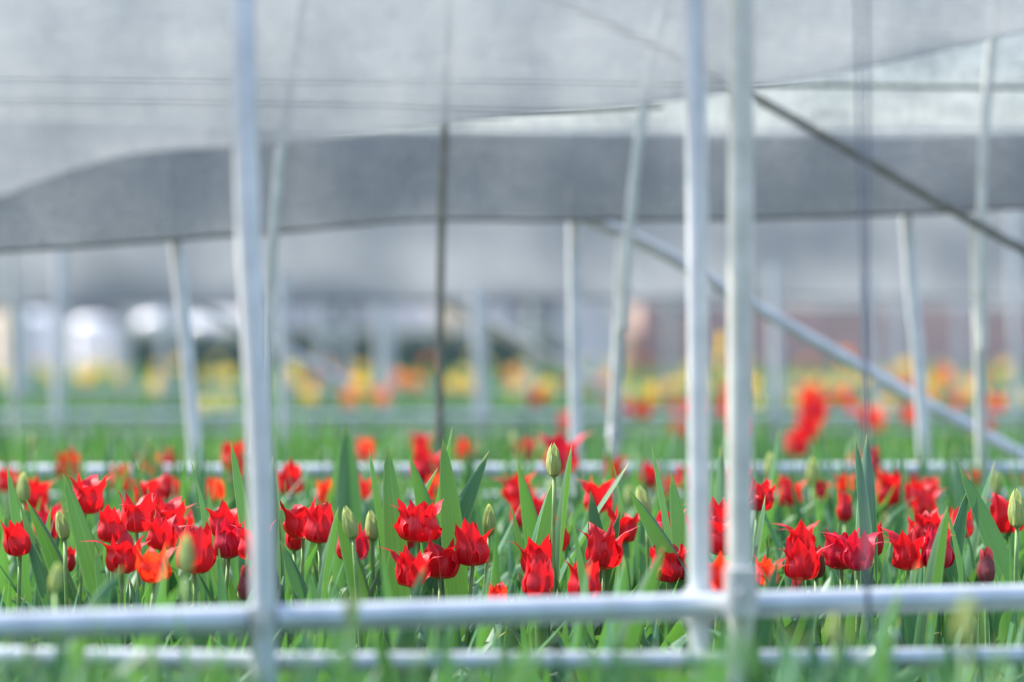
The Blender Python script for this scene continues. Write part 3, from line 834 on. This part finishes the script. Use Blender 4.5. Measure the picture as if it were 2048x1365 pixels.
# green buds: x, y foot, y top, distance, tilt, dx of the base, label
BUDS = [
 (130, 1080, 1019, 4.50, -0.22, 0.03, 'plump pale green tulip bud on a leaning stem'),
 (47, 1006, 944, 5.15, 0.0, 0.0, 'blurred upright green tulip bud beside a bluish leaf'),
 (707, 1078, 1010, 4.42, -0.25, 0.03, 'slender green bud with a brown seam before a dull crimson tulip'),
 (1108, 954, 885, 4.60, -0.02, -0.005, 'tall green tulip bud rising above every bloom around it'),
 (1294, 1036, 968, 4.95, -0.25, 0.02, 'green tulip bud leaning behind a slanting leaf'),
 (746, 1082, 1020, 4.75, -0.08, 0.0, 'thin green tulip bud between upright leaves'),
 (978, 1072, 1008, 4.75, 0.0, 0.0, 'green tulip bud hidden between two upright leaves'),
 (2034, 1056, 977, 4.50, -0.02, 0.005, 'tall pale green bud in front of a spread red tulip'),
 (372, 1148, 1068, 3.60, 0.0, 0.0, 'blurred green bud standing before the big red tulip'),
 (1934, 1300, 1190, 2.75, 0.0, 0.0, 'pale sunlit bud rising over the white rail, badly blurred'),
 (110, 1185, 1125, 3.75, 0.1, 0.0, 'hazy green bud low before the slanting leaves'),
 (1668, 1290, 1225, 3.3, 0.0, 0.0, 'hazy green bud under the white rail'),
 (700, 1245, 1185, 3.1, 0.0, 0.0, 'hazy yellowish bud over the white rail'),
 (1105, 1005, 960, 5.6, 0.0, 0.0, None), (1625, 975, 915, 5.9, 0.0, 0.0, None), (1540, 960, 905, 5.9, 0.0, 0.0, None), (296, 930, 880, 6.6, 0.0, 0.0, None),
 (1945, 890, 858, 7.6, 0.0, 0.0, None), (500, 935, 900, 6.6, 0.0, 0.0, None), (65, 900, 870, 7.3, 0.0, 0.0, None), (1285, 810, 770, 9.5, 0, 0, None),
]
for (x, yb, yt, D, tl, bo, lab) in BUDS:
    H = (yb - yt) / F * D
    hd = at(x, yb, D)
    make_tulip(hd, H, 'bud', M_BUD, lab or beside(hd, 'closed green tulip bud', 'closed green tulip bud ' + place(D)), 'green tulip buds in the beds', (tl, 0.0), (bo, 0.0), 0.5, 2, min(0.34, hd.z*0.8))

# tall leaves picked out by eye: tip x, tip y, distance, width in px, lean (px sideways per px of height), face turn
TALL = [
 (461, 880, 4.62, 30, -0.06, 0.1), (487, 932, 4.66, 26, -0.08, -0.2), (381, 920, 4.70, 40, -0.10, 0.3), (545, 909, 4.66, 28, 0.0, 0.2), (14, 930, 4.75, 24, -0.05, 0.2),
 (126, 946, 4.52, 20, -0.22, 0.4), (34, 990, 4.50, 22, -0.20, -0.3), (50, 996, 4.56, 30, -0.22, 0.2), (737, 897, 4.68, 26, -0.04, 0.5), (774, 890, 4.64, 34, -0.01, 0.1),
 (694, 850, 5.5, 40, 0.0, 0.2), (818, 910, 4.72, 32, -0.08, 0.3), (877, 934, 4.75, 24, 0.40, 0.3), (885, 876, 4.68, 36, -0.02, 0.2), (905, 852, 4.76, 26, 0.02, -0.2),
 (980, 900, 4.75, 40, 0.22, 0.2), (1144, 888, 4.70, 46, 0.02, 0.1), (1181, 981, 4.68, 30, -0.06, -0.1), (1260, 923, 4.78, 38, 0.46, 0.3), (1256, 978, 4.50, 30, -0.34, 0.2),
 (1302, 890, 4.62, 24, -0.07, 0.5), (1342, 944, 4.56, 22, -0.05, 0.3), (1531, 988, 4.52, 48, 0.02, 0.3), (1709, 872, 4.62, 30, 0.0, 0.4), (1734, 865, 4.68, 34, 0.0, -0.2),
 (1442, 890, 5.2, 24, 0.0, 0.3), (1560, 858, 5.6, 34, 0.02, 0.1), (1938, 973, 4.66, 20, 0.04, 0.4), (1991, 920, 5.0, 36, 0.16, 0.3), (1918, 932, 4.66, 36, -0.34, 0.2),
 (1886, 995, 4.60, 22, -0.12, 0.2), (1034, 924, 4.80, 20, -0.04, 0.5), (1022, 1010, 4.66, 26, -0.10, 0.3), (1107, 958, 4.66, 30, 0.12, 0.1), (1226, 925, 4.90, 20, -0.03, 0.3),
 (1241, 1020, 4.62, 20, 0.06, 0.6), (102, 1010, 4.60, 18, 0.02, 0.3), (190, 1090, 4.45, 24, -0.10, 0.4), (1785, 1070, 4.55, 22, 0.1, 0.3), (664, 1010, 4.45, 20, -0.12, 0.3), (677, 1012, 4.42, 26, 0.08, 0.1),
 (1896, 1010, 4.35, 26, 0.10, 0.3), (338, 1085, 3.72, 54, 0.02, 0.1), (250, 1130, 3.7, 40, 0.4, 0.3), (1145, 1040, 4.4, 26, -0.05, 0.2), (1330, 1090, 3.8, 40, 0.3, 0.2), (1180, 1120, 3.8, 50, 0.05, 0.2),
 (1560, 1110, 3.9, 34, 0.05, 0.3), (600, 1120, 3.7, 50, -0.3, 0.2), (560, 1080, 4.5, 34, -0.3, 0.2), (985, 1110, 3.9, 50, 0.02, 0.1), (850, 1130, 3.8, 44, 0.05, 0.2), (760, 1100, 4.0, 36, -0.05, 0.2),
 (1250, 1115, 3.9, 44, 0.02, 0.2), (1770, 1100, 4.1, 26, 0.0, 0.2), (640, 1265, 2.75, 90, -0.25, 0.2), (725, 1175, 3.2, 50, 0.1, 0.3), (665, 1150, 3.5, 60, -0.1, 0.2), (1595, 1255, 2.8, 60, 0.1, 0.3), (1700, 1250, 2.9, 70, 0.12, 0.2), (1860, 1262, 2.7, 80, -0.1, 0.2), (2010, 1270, 2.6, 70, 0.1, 0.3), (300, 1290, 2.6, 90, 0.05, 0.2), (90, 1275, 2.7, 70, 0.2, 0.2), (900, 1285, 2.6, 80, -0.1, 0.2), (1080, 1265, 2.8, 60, 0.1, 0.2), (1260, 1280, 2.6, 80, 0.0, 0.2), (1390, 1275, 2.7, 60, -0.15, 0.2), (430, 1285, 2.7, 70, 0.1, 0.2), (200, 1195, 3.3, 50, 0.35, 0.2), (470, 1190, 3.35, 50, -0.2, 0.2), (1490, 1262, 2.7, 80, -0.05, 0.3), (580, 1240, 2.9, 70, -0.2, 0.5), (1800, 1180, 3.3, 40, 0.2, 0.3), (1840, 1120, 3.7, 34, 0.28, 0.3),
]
LT = 'leafy flowerless tulips in the bed'
for i, (x, y, D, wpx, lean, turn) in enumerate(TALL):
    tip = at(x, y, D)
    mesh = LEAF_UP[(0, 2, 4, 1)[i % 4]]
    tx, ty, tz = mesh['tip']
    sgn = -1
    R = Matrix.Rotation(sgn*math.pi/2 + turn, 4, 'Z')
    L_ = tip.z + 0.02
    A = aim((lean, 0.0, 1.0))
    v = A @ R @ Vector((tx, ty, tz))
    L_ = (tip.z + 0.02) / v.z
    root_xy = tip - v*L_
    root = empty('tulip', (root_xy.x, root_xy.y, 0))
    if D < 3.4: lab = beside((tip.x, D), 'blurred large-leaved flowerless tulip', 'blurred large-leaved flowerless tulip in front of the white rail')
    elif D < 4.2: lab = beside((tip.x, D), 'hazy leafy tulip without a flower', 'hazy leafy tulip without a flower close behind the white front rail')
    else:
        adj = 'broad' if wpx >= 34 else 'narrow' if wpx <= 24 else 'pointed'
        pose = 'leaning' if abs(lean) > 0.15 else 'upright'
        lab = beside((tip.x, D), '%s %s-leaved flowerless tulip' % (pose, adj), '%s %s-leaved flowerless tulip between the rails' % (pose, adj))
    tag(root, lab, 'tulip', LT)
    COUNT['tulip'] += 1
    W = wpx / F * D * 1.38
    link('leaf', mesh, root, Matrix.Translation((0, 0, -0.02)) @ A @ R @ Matrix.Diagonal((L_, W, L_, 1)))
    add_leaf(root, min(0.34, tip.z*0.72), 0.036, random.uniform(0, 6.28), (random.uniform(-0.15, 0.15), random.uniform(-0.1, 0.1)), random.choice(LEAF_ARCH), (0.012, 0.01))

# the rest of the crowd, kept low where it would hide the picked blooms
def ycap(D):
    if D < 3.3: return random.uniform(1190, 1340)
    if D < 4.2: return random.uniform(1130, 1230)
    if D < 5.0: return random.uniform(1085, 1150)
    if D < 6.0: return random.uniform(960, 1040)
    if D < 6.9: return random.uniform(925, 980)
    return random.uniform(862, 905)
taken = []
N_FILL = 300 - COUNT['tulip']
fills = 0
while fills < N_FILL:
    u = random.random()
    D = math.sqrt(2.2**2 + u*(9.0**2 - 2.2**2))
    if fills < 46: D = random.uniform(2.15, 3.3)
    if D > 6.9 and random.random() < 0.35: continue
    px = random.uniform(-70, 2118)
    p = at(px, 1000, D)
    if any((p.x - q[0])**2 + (p.y - q[1])**2 < 0.055**2 for q in taken): continue
    taken.append((p.x, p.y))
    yc = ycap(D)
    top = at(px, yc, D)
    q = random.random()
    fills += 1
    if D > 4.9 and q < 0.34:
        kind = random.choice(['open', 'cup', 'cup', 'open']); mat = random.choice([M_RED, M_RED, M_ORANGE, M_CRIMSON])
        H = random.uniform(0.056, 0.068)
        hd = Vector((top.x, D, max(0.25, top.z - H - random.uniform(0, 0.05))))
        make_tulip(hd, H, kind, mat, std_label(kind, mat, D, hd), HP if D < 6.9 else 'red tulips beyond the second rail', (random.uniform(-0.15, 0.15), random.uniform(-0.15, 0.1)), (random.uniform(-0.02, 0.02), 0), None, 2, top.z*0.75)
    elif q < 0.46 and D > 5.2:
        hd = Vector((top.x, D, max(0.24, top.z - 0.055)))
        make_tulip(hd, random.uniform(0.046, 0.056), 'bud', M_BUD, beside(hd, 'closed green tulip bud', 'closed green tulip bud ' + place(D)), 'green tulip buds in the beds', (random.uniform(-0.15, 0.15), 0), (0, 0), None, 2, top.z*0.8)
    else:
        root = empty('tulip', (top.x, D, 0))
        lab = beside((top.x, D), 'leafy tulip without a flower', 'leafy tulip without a flower ' + place(D))
        tag(root, lab, 'tulip', LT)
        COUNT['tulip'] += 1
        for k in range(3):
            up = random.random() < 0.6
            Lh = top.z * (random.uniform(0.80, 1.0) if k else 1.0)
            if up: add_leaf(root, Lh, random.uniform(0.024, 0.038), random.uniform(0, 6.28), (random.uniform(-0.14, 0.14), random.uniform(-0.14, 0.14)), random.choice(LEAF_UP))
            else: add_leaf(root, Lh*1.05, random.uniform(0.030, 0.046), random.uniform(0, 6.28), (random.uniform(-0.1, 0.1), random.uniform(-0.1, 0.1)), random.choice(LEAF_ARCH))

# far yellow and peach tulips, each its own thing
FARY = [(168, 755, 17), (240, 750, 19), (395, 752, 17.5), (455, 748, 19), (590, 756, 18), (655, 750, 17), (720, 770, 15), (800, 760, 15.5), (830, 765, 17), (905, 770, 15), (945, 772, 16),
        (1440, 690, 15), (1690, 715, 16), (1810, 738, 14.5), (1890, 755, 13.5), (1870, 770, 14), (1300, 790, 13), (1500, 770, 14), (760, 795, 14), (620, 790, 15), (700, 800, 14), (310, 760, 20), (520, 758, 20),
        (1740, 762, 15), (1960, 765, 15), (1350, 775, 15), (1090, 780, 14), (1180, 770, 15.5)]
for i, (x, y, D) in enumerate(FARY):
    peach = i in (7, 8, 12, 14, 18, 20, 24)
    hd = at(x, y + 14, D)
    hd.z = min(max(hd.z, 0.35), 0.70)
    make_tulip(hd, 0.085, 'far', M_PEACH if peach else M_YELLOW, 'far blurred peach tulip beyond the red beds' if peach else 'far blurred yellow tulip beyond the red beds',
               'peach tulips far down the field' if peach else 'yellow tulips far down the field', (random.uniform(-0.1, 0.1), 0), (0, 0), None, 2, hd.z*0.8, name='yellow_tulip' if not peach else 'peach_tulip')
FARR = [(1640, 800, 9.5), (1700, 812, 9.6), (1340, 825, 10), (1190, 830, 10), (1365, 800, 11), (1110, 800, 12), (690, 800, 12), (640, 805, 12), (760, 845, 9.8), (1920, 800, 11), (1480, 815, 11), (1555, 812, 10)]

# ------------------------------------------------------------------ uncountable greenery
def leaf_mass(name, label, regions, seed, group=None):
    r2 = np.random.default_rng(seed)
    V, Fc, U = [], [], []
    nu = 6
    us = np.linspace(0, 1, nu)
    wprof = np.array([0.45, 0.85, 1.0, 0.8, 0.45, 0.02])
    off = 0
    for (D0, D1, n, h0, h1, w0, w1) in regions:
        D = np.sqrt(D0**2 + r2.random(n)*(D1**2 - D0**2))
        X = (r2.random(n) - 0.5) * 2 * (D*0.1715*1.22 + 0.5)
        for k in range(n):
            h = r2.uniform(h0, h1); w = r2.uniform(w0, w1)
            yaw = r2.uniform(0, 6.28); b = r2.uniform(0.05, 1.0)**1.5 * 1.2
            cy, sy = math.cos(yaw), math.sin(yaw)
            th = b*us**1.5
            xx = np.r_[0, np.cumsum(np.sin(th[1:])*np.diff(us))]*h
            zz = np.r_[0, np.cumsum(np.cos(th[1:])*np.diff(us))]*h
            tw = r2.uniform(-0.8, 0.8)*us
            for s in (-1, 0, 1):
                pass
            for i in range(nu):
                for s in (-1, 0, 1):
                    lx = xx[i] + (0.22*w*wprof[i] if s else 0) + s*0.5*w*wprof[i]*math.sin(tw[i])
                    ly = s*0.5*w*wprof[i]*math.cos(tw[i])
                    V.append((X[k] + lx*cy - ly*sy, D[k] + lx*sy + ly*cy, zz[i] - 0.01))
                    U.append((0.5 + 0.5*s*0.9, us[i]))
            Fc += grid_faces(nu, 3, off)
            off += nu*3
    o = link(name, mesh_from(name, V, Fc, M_LEAF, U))
    tag(o, label, 'leaves', group, 'stuff')
    return o
leaf_mass('low_leaves', 'dense low tulip leaves filling the bed under the blooms', [(1.9, 3.4, 1300, 0.16, 0.34, 0.02, 0.042), (2.5, 3.36, 420, 0.37, 0.45, 0.026, 0.05), (3.4, 4.9, 1900, 0.16, 0.37, 0.026, 0.056), (4.3, 5.2, 700, 0.30, 0.42, 0.026, 0.05), (4.9, 6.0, 1450, 0.25, 0.48, 0.02, 0.042), (5.4, 6.85, 1400, 0.34, 0.54, 0.02, 0.04)], 1)
leaf_mass('far_leaves', 'mass of green tulip leaves stretching beyond the second white rail', [(6.9, 10, 2400, 0.3, 0.50, 0.025, 0.045), (10, 18, 3000, 0.28, 0.46, 0.035, 0.06), (18, 36, 3500, 0.25, 0.40, 0.06, 0.10)], 2)

def flower_mass(name, label, regions, mats, seed):
    r2 = np.random.default_rng(seed)
    V, Fc, U, mi = [], [], [], []
    us = np.linspace(0, 1, 4)
    rp = [0.12, 0.42, 0.40, 0.42]; wp = [0.12, 0.36, 0.3, 0.02]
    for (D0, D1, n, z0, z1, H, mk, x_lo) in regions:
        for k in range(n):
            D = math.sqrt(D0**2 + r2.random()*(D1**2 - D0**2))
            X = D*0.1715*r2.uniform(x_lo, 1.15)
            z = r2.uniform(z0, z1); m = mk[r2.integers(len(mk))]; a0 = r2.uniform(0, 6.28)
            for q in range(6):
                a = a0 + q*math.pi/3; ca, sa = math.cos(a), math.sin(a)
                o_ = len(V)
                for i in range(4):
                    for s in (-1, 0, 1):
                        lx = rp[i] - (0.12 if s else 0)*wp[i]/0.36; ly = s*wp[i]
                        V.append((X + H*(lx*ca - ly*sa), D + H*(lx*sa + ly*ca), z + H*us[i])); U.append((0.5 + 0.5*s, us[i]))
                fs = grid_faces(4, 3, o_); Fc += fs; mi += [m]*len(fs)
    me = mesh_from(name, V, Fc, None, U)
    for m in mats: me.materials.append(m)
    me.polygons.foreach_set('material_index', mi)
    o = link(name, me)
    tag(o, label, 'flowers', None, 'stuff')
flower_mass('far_flowers', 'mass of blurred red and orange tulip heads far behind the second rail',
            [(9.0, 12.5, 26, 0.34, 0.44, 0.065, (0, 1, 1), 0.0), (12.5, 18, 22, 0.34, 0.42, 0.07, (1, 1, 4, 3), -0.42), (12.5, 18, 30, 0.34, 0.42, 0.07, (4,), -1.15), (18, 34, 70, 0.30, 0.40, 0.09, (4, 4, 4, 4, 2, 3), -1.15)], [M_RED, M_ORANGE, M_YELLOW, M_PEACH, M_PALE_YELLOW], 4)

# ------------------------------------------------------------------ far side of the field
M_HEDGE = plain_mat('hedge_green', (0.06, 0.085, 0.075), (0.11, 0.14, 0.12), 3, 0.9)
def hedge(x0, x1, D, h, label):
    r2 = np.random.default_rng(int(D*10))
    V, Fc = [], []
    n = int((x1 - x0)*1400/ (x1 - x0 + 10))
    for k in range(n):
        c = np.array([r2.uniform(x0, x1), D + r2.uniform(-0.35, 0.35), h*r2.random()**0.7])
        a = r2.uniform(0, 6.28); b = r2.uniform(-1, 1); s = r2.uniform(0.05, 0.11)
        u = np.array([math.cos(a), math.sin(a)*0.6, b]); u /= np.linalg.norm(u)
        w = np.cross(u, [r2.normal(), r2.normal(), r2.normal()]); w /= np.linalg.norm(w)
        o_ = len(V)
        V += [c - u*s, c + w*s*0.45, c + u*s, c - w*s*0.45]; Fc.append((o_, o_+1, o_+2, o_+3))
    root = empty('hedge', ((x0 + x1)/2, D, 0))
    tag(root, label, 'hedge')
    body = []
    m = 40
    for i in range(m):
        x = x0 + (x1 - x0)*i/(m-1)
        for j in range(9):
            a = math.pi*j/8
            hh = h*(0.93 + 0.05*math.sin(i*1.7 + j))
            body.append((x - (x0+x1)/2, -0.4*math.cos(a)*(0.9 + 0.1*math.sin(i*2.1 + j)), hh*min(1.0, math.sin(a)*1.8)))
    link('hedge_core', mesh_from('hedge_core', body, grid_faces(m, 9), M_HEDGE), root)
    lv = link('foliage', mesh_from('foliage', [(v[0] - (x0+x1)/2, v[1] - D, v[2]) for v in V], Fc, M_HEDGE), root)
    lv['kind'] = 'stuff'
hedge(-4.6, 0.6, 36.0, 0.78, 'low dark clipped hedge closing the far end of the yellow beds')

M_VINYL = plain_mat('white_vinyl', (0.55, 0.56, 0.58), (0.68, 0.69, 0.72), 2, 0.45)
M_BRICK = plain_mat('pinkish_render', (0.50, 0.36, 0.32), (0.62, 0.47, 0.42), 2, 0.85)
M_ROOF = plain_mat('grey_roof', (0.14, 0.15, 0.17), (0.22, 0.23, 0.25), 3, 0.7)
M_PANE = metal_mat('window_pane', (0.10, 0.12, 0.15), (0.16, 0.18, 0.22), 0.15, 0.2)
def box(name, x0, x1, y0, y1, z0, z1, mat, parent):
    v = [(x, y, z) for x in (x0, x1) for y in (y0, y1) for z in (z0, z1)]
    f = [(0, 1, 3, 2), (4, 6, 7, 5), (0, 4, 5, 1), (2, 3, 7, 6), (0, 2, 6, 4), (1, 5, 7, 3)]
    return link(name, mesh_from(name, v, f, mat, smooth=False), parent)
def tunnel_house(x, D, w, label):
    root = empty('tunnel_greenhouse', (x, D, 0)); tag(root, label, 'greenhouse', 'white tunnel greenhouses at the far end')
    V = []
    n = 20; L = 9.0
    for yy in (0, L):
        for i in range(n+1):
            a = math.pi*i/n
            V.append((-w/2*math.cos(a), yy, 0.6 + 1.9*math.sin(a)))
    Fc = [(i, i+1, n+2+i, n+1+i) for i in range(n)]
    link('cover', mesh_from('cover', V, Fc, M_VINYL), root)
    link('end_wall', mesh_from('end_wall', V[:n+1], [tuple(range(n+1))], M_VINYL, smooth=False), root)
    for s in (-1, 1): box('side_wall', s*w/2 - 0.03, s*w/2 + 0.03, 0, L, 0, 0.62, M_VINYL, root)
    box('front_wall', -w/2, w/2, -0.02, 0.02, 0, 0.62, M_VINYL, root)
    d = box('door', -0.5, 0.5, -0.07, -0.025, 0, 1.9, M_PIPE, root)
    box('pane', -0.38, 0.38, -0.09, -0.072, 0.9, 1.75, M_PANE, d)
    for yy in (0.0, 3.0, 6.0, 9.0):
        tube('hoop', [Vector((-(w/2 + 0.02)*math.cos(math.pi*i/16), yy, 0.6 + 1.93*math.sin(math.pi*i/16))) for i in range(17)], 0.02, M_PIPE, root, n=33, seg=8)
tunnel_house(-6.6, 48, 3.0, 'white tunnel greenhouse beside a gap at the end of the field')
tunnel_house(-2.9, 50, 3.0, 'white tunnel greenhouse in the middle of the far row')
tunnel_house(0.4, 49, 2.6, 'white tunnel greenhouse next to the pinkish shed')
sh = empty('farm_shed', (5.6, 52, 0)); tag(sh, 'long pinkish farm shed with a grey roof beyond the nets', 'shed')
box('wall', -3.4, 4.4, 0, 5, 0, 2.6, M_BRICK, sh)
link('roof', mesh_from('roof', [(-3.7, -0.4, 2.55), (4.7, -0.4, 2.55), (4.7, 2.5, 3.9), (-3.7, 2.5, 3.9), (4.7, 5.4, 2.55), (-3.7, 5.4, 2.55)], [(0, 1, 2, 3), (3, 2, 4, 5)], M_ROOF, smooth=False), sh)
for wx in (-2.4, 0.2, 2.8):
    w_ = box('window', wx - 0.5, wx + 0.5, -0.05, 0.02, 1.05, 1.9, M_VINYL, sh)
    box('pane', wx - 0.42, wx - 0.03, -0.07, -0.052, 1.12, 1.83, M_PANE, w_)
    box('pane', wx + 0.03, wx + 0.42, -0.07, -0.052, 1.12, 1.83, M_PANE, w_)

# ------------------------------------------------------------------ put each frame's origin at its foot
for fr, y in ((front, 3.43), (b1, DB), (b2, 11.5), (b3, 17.5)):
    fr.location = (0, y, 0)
    for c in fr.children:
        c.location = (0, -y, 0)

# ------------------------------------------------------------------ white drums added for their bright glints, by the greenhouses
M_DRUM = metal_mat('white_plastic', (0.78, 0.79, 0.80), (0.86, 0.87, 0.88), 0.22, 0.0)
def drum(px, D, r, h, label):
    p = at(px, 700, D)
    root = empty('glint_drum', (p.x, D, 0)); tag(root, label, 'drum', 'white drums added for glints at the far end of the field')
    def lathe(name, prof):
        n = 24
        V = [(q*math.cos(2*math.pi*k/n), q*math.sin(2*math.pi*k/n), z) for q, z in prof for k in range(n)]
        Fc = [(i*n + k, i*n + (k+1) % n, (i+1)*n + (k+1) % n, (i+1)*n + k) for i in range(len(prof)-1) for k in range(n)]
        return link(name, mesh_from(name, V, Fc, M_DRUM), root)
    lathe('body', [(0.01, 0), (r, 0.01), (r, h*0.30), (r*1.04, h*0.33), (r, h*0.36), (r, h*0.62), (r*1.04, h*0.65), (r, h*0.68), (r, h*0.86)])
    lathe('lid', [(r*1.06, h*0.84), (r*1.06, h*0.88), (r*0.95, h*0.94), (r*0.6, h*0.985), (r*0.2, h*0.999), (0.004, h)])
drum(64, 40, 0.30, 0.98, 'large white drum added for its glint, apart beside the end of the hedge')
drum(186, 41, 0.26, 0.92, 'white drum of middle size added for its glint in the far row')
drum(312, 40, 0.26, 0.96, 'white drum added for its glint, touching the shadow of the far hedge')
drum(402, 41, 0.22, 0.90, 'smallest white drum added for its glint beside the far hedge')
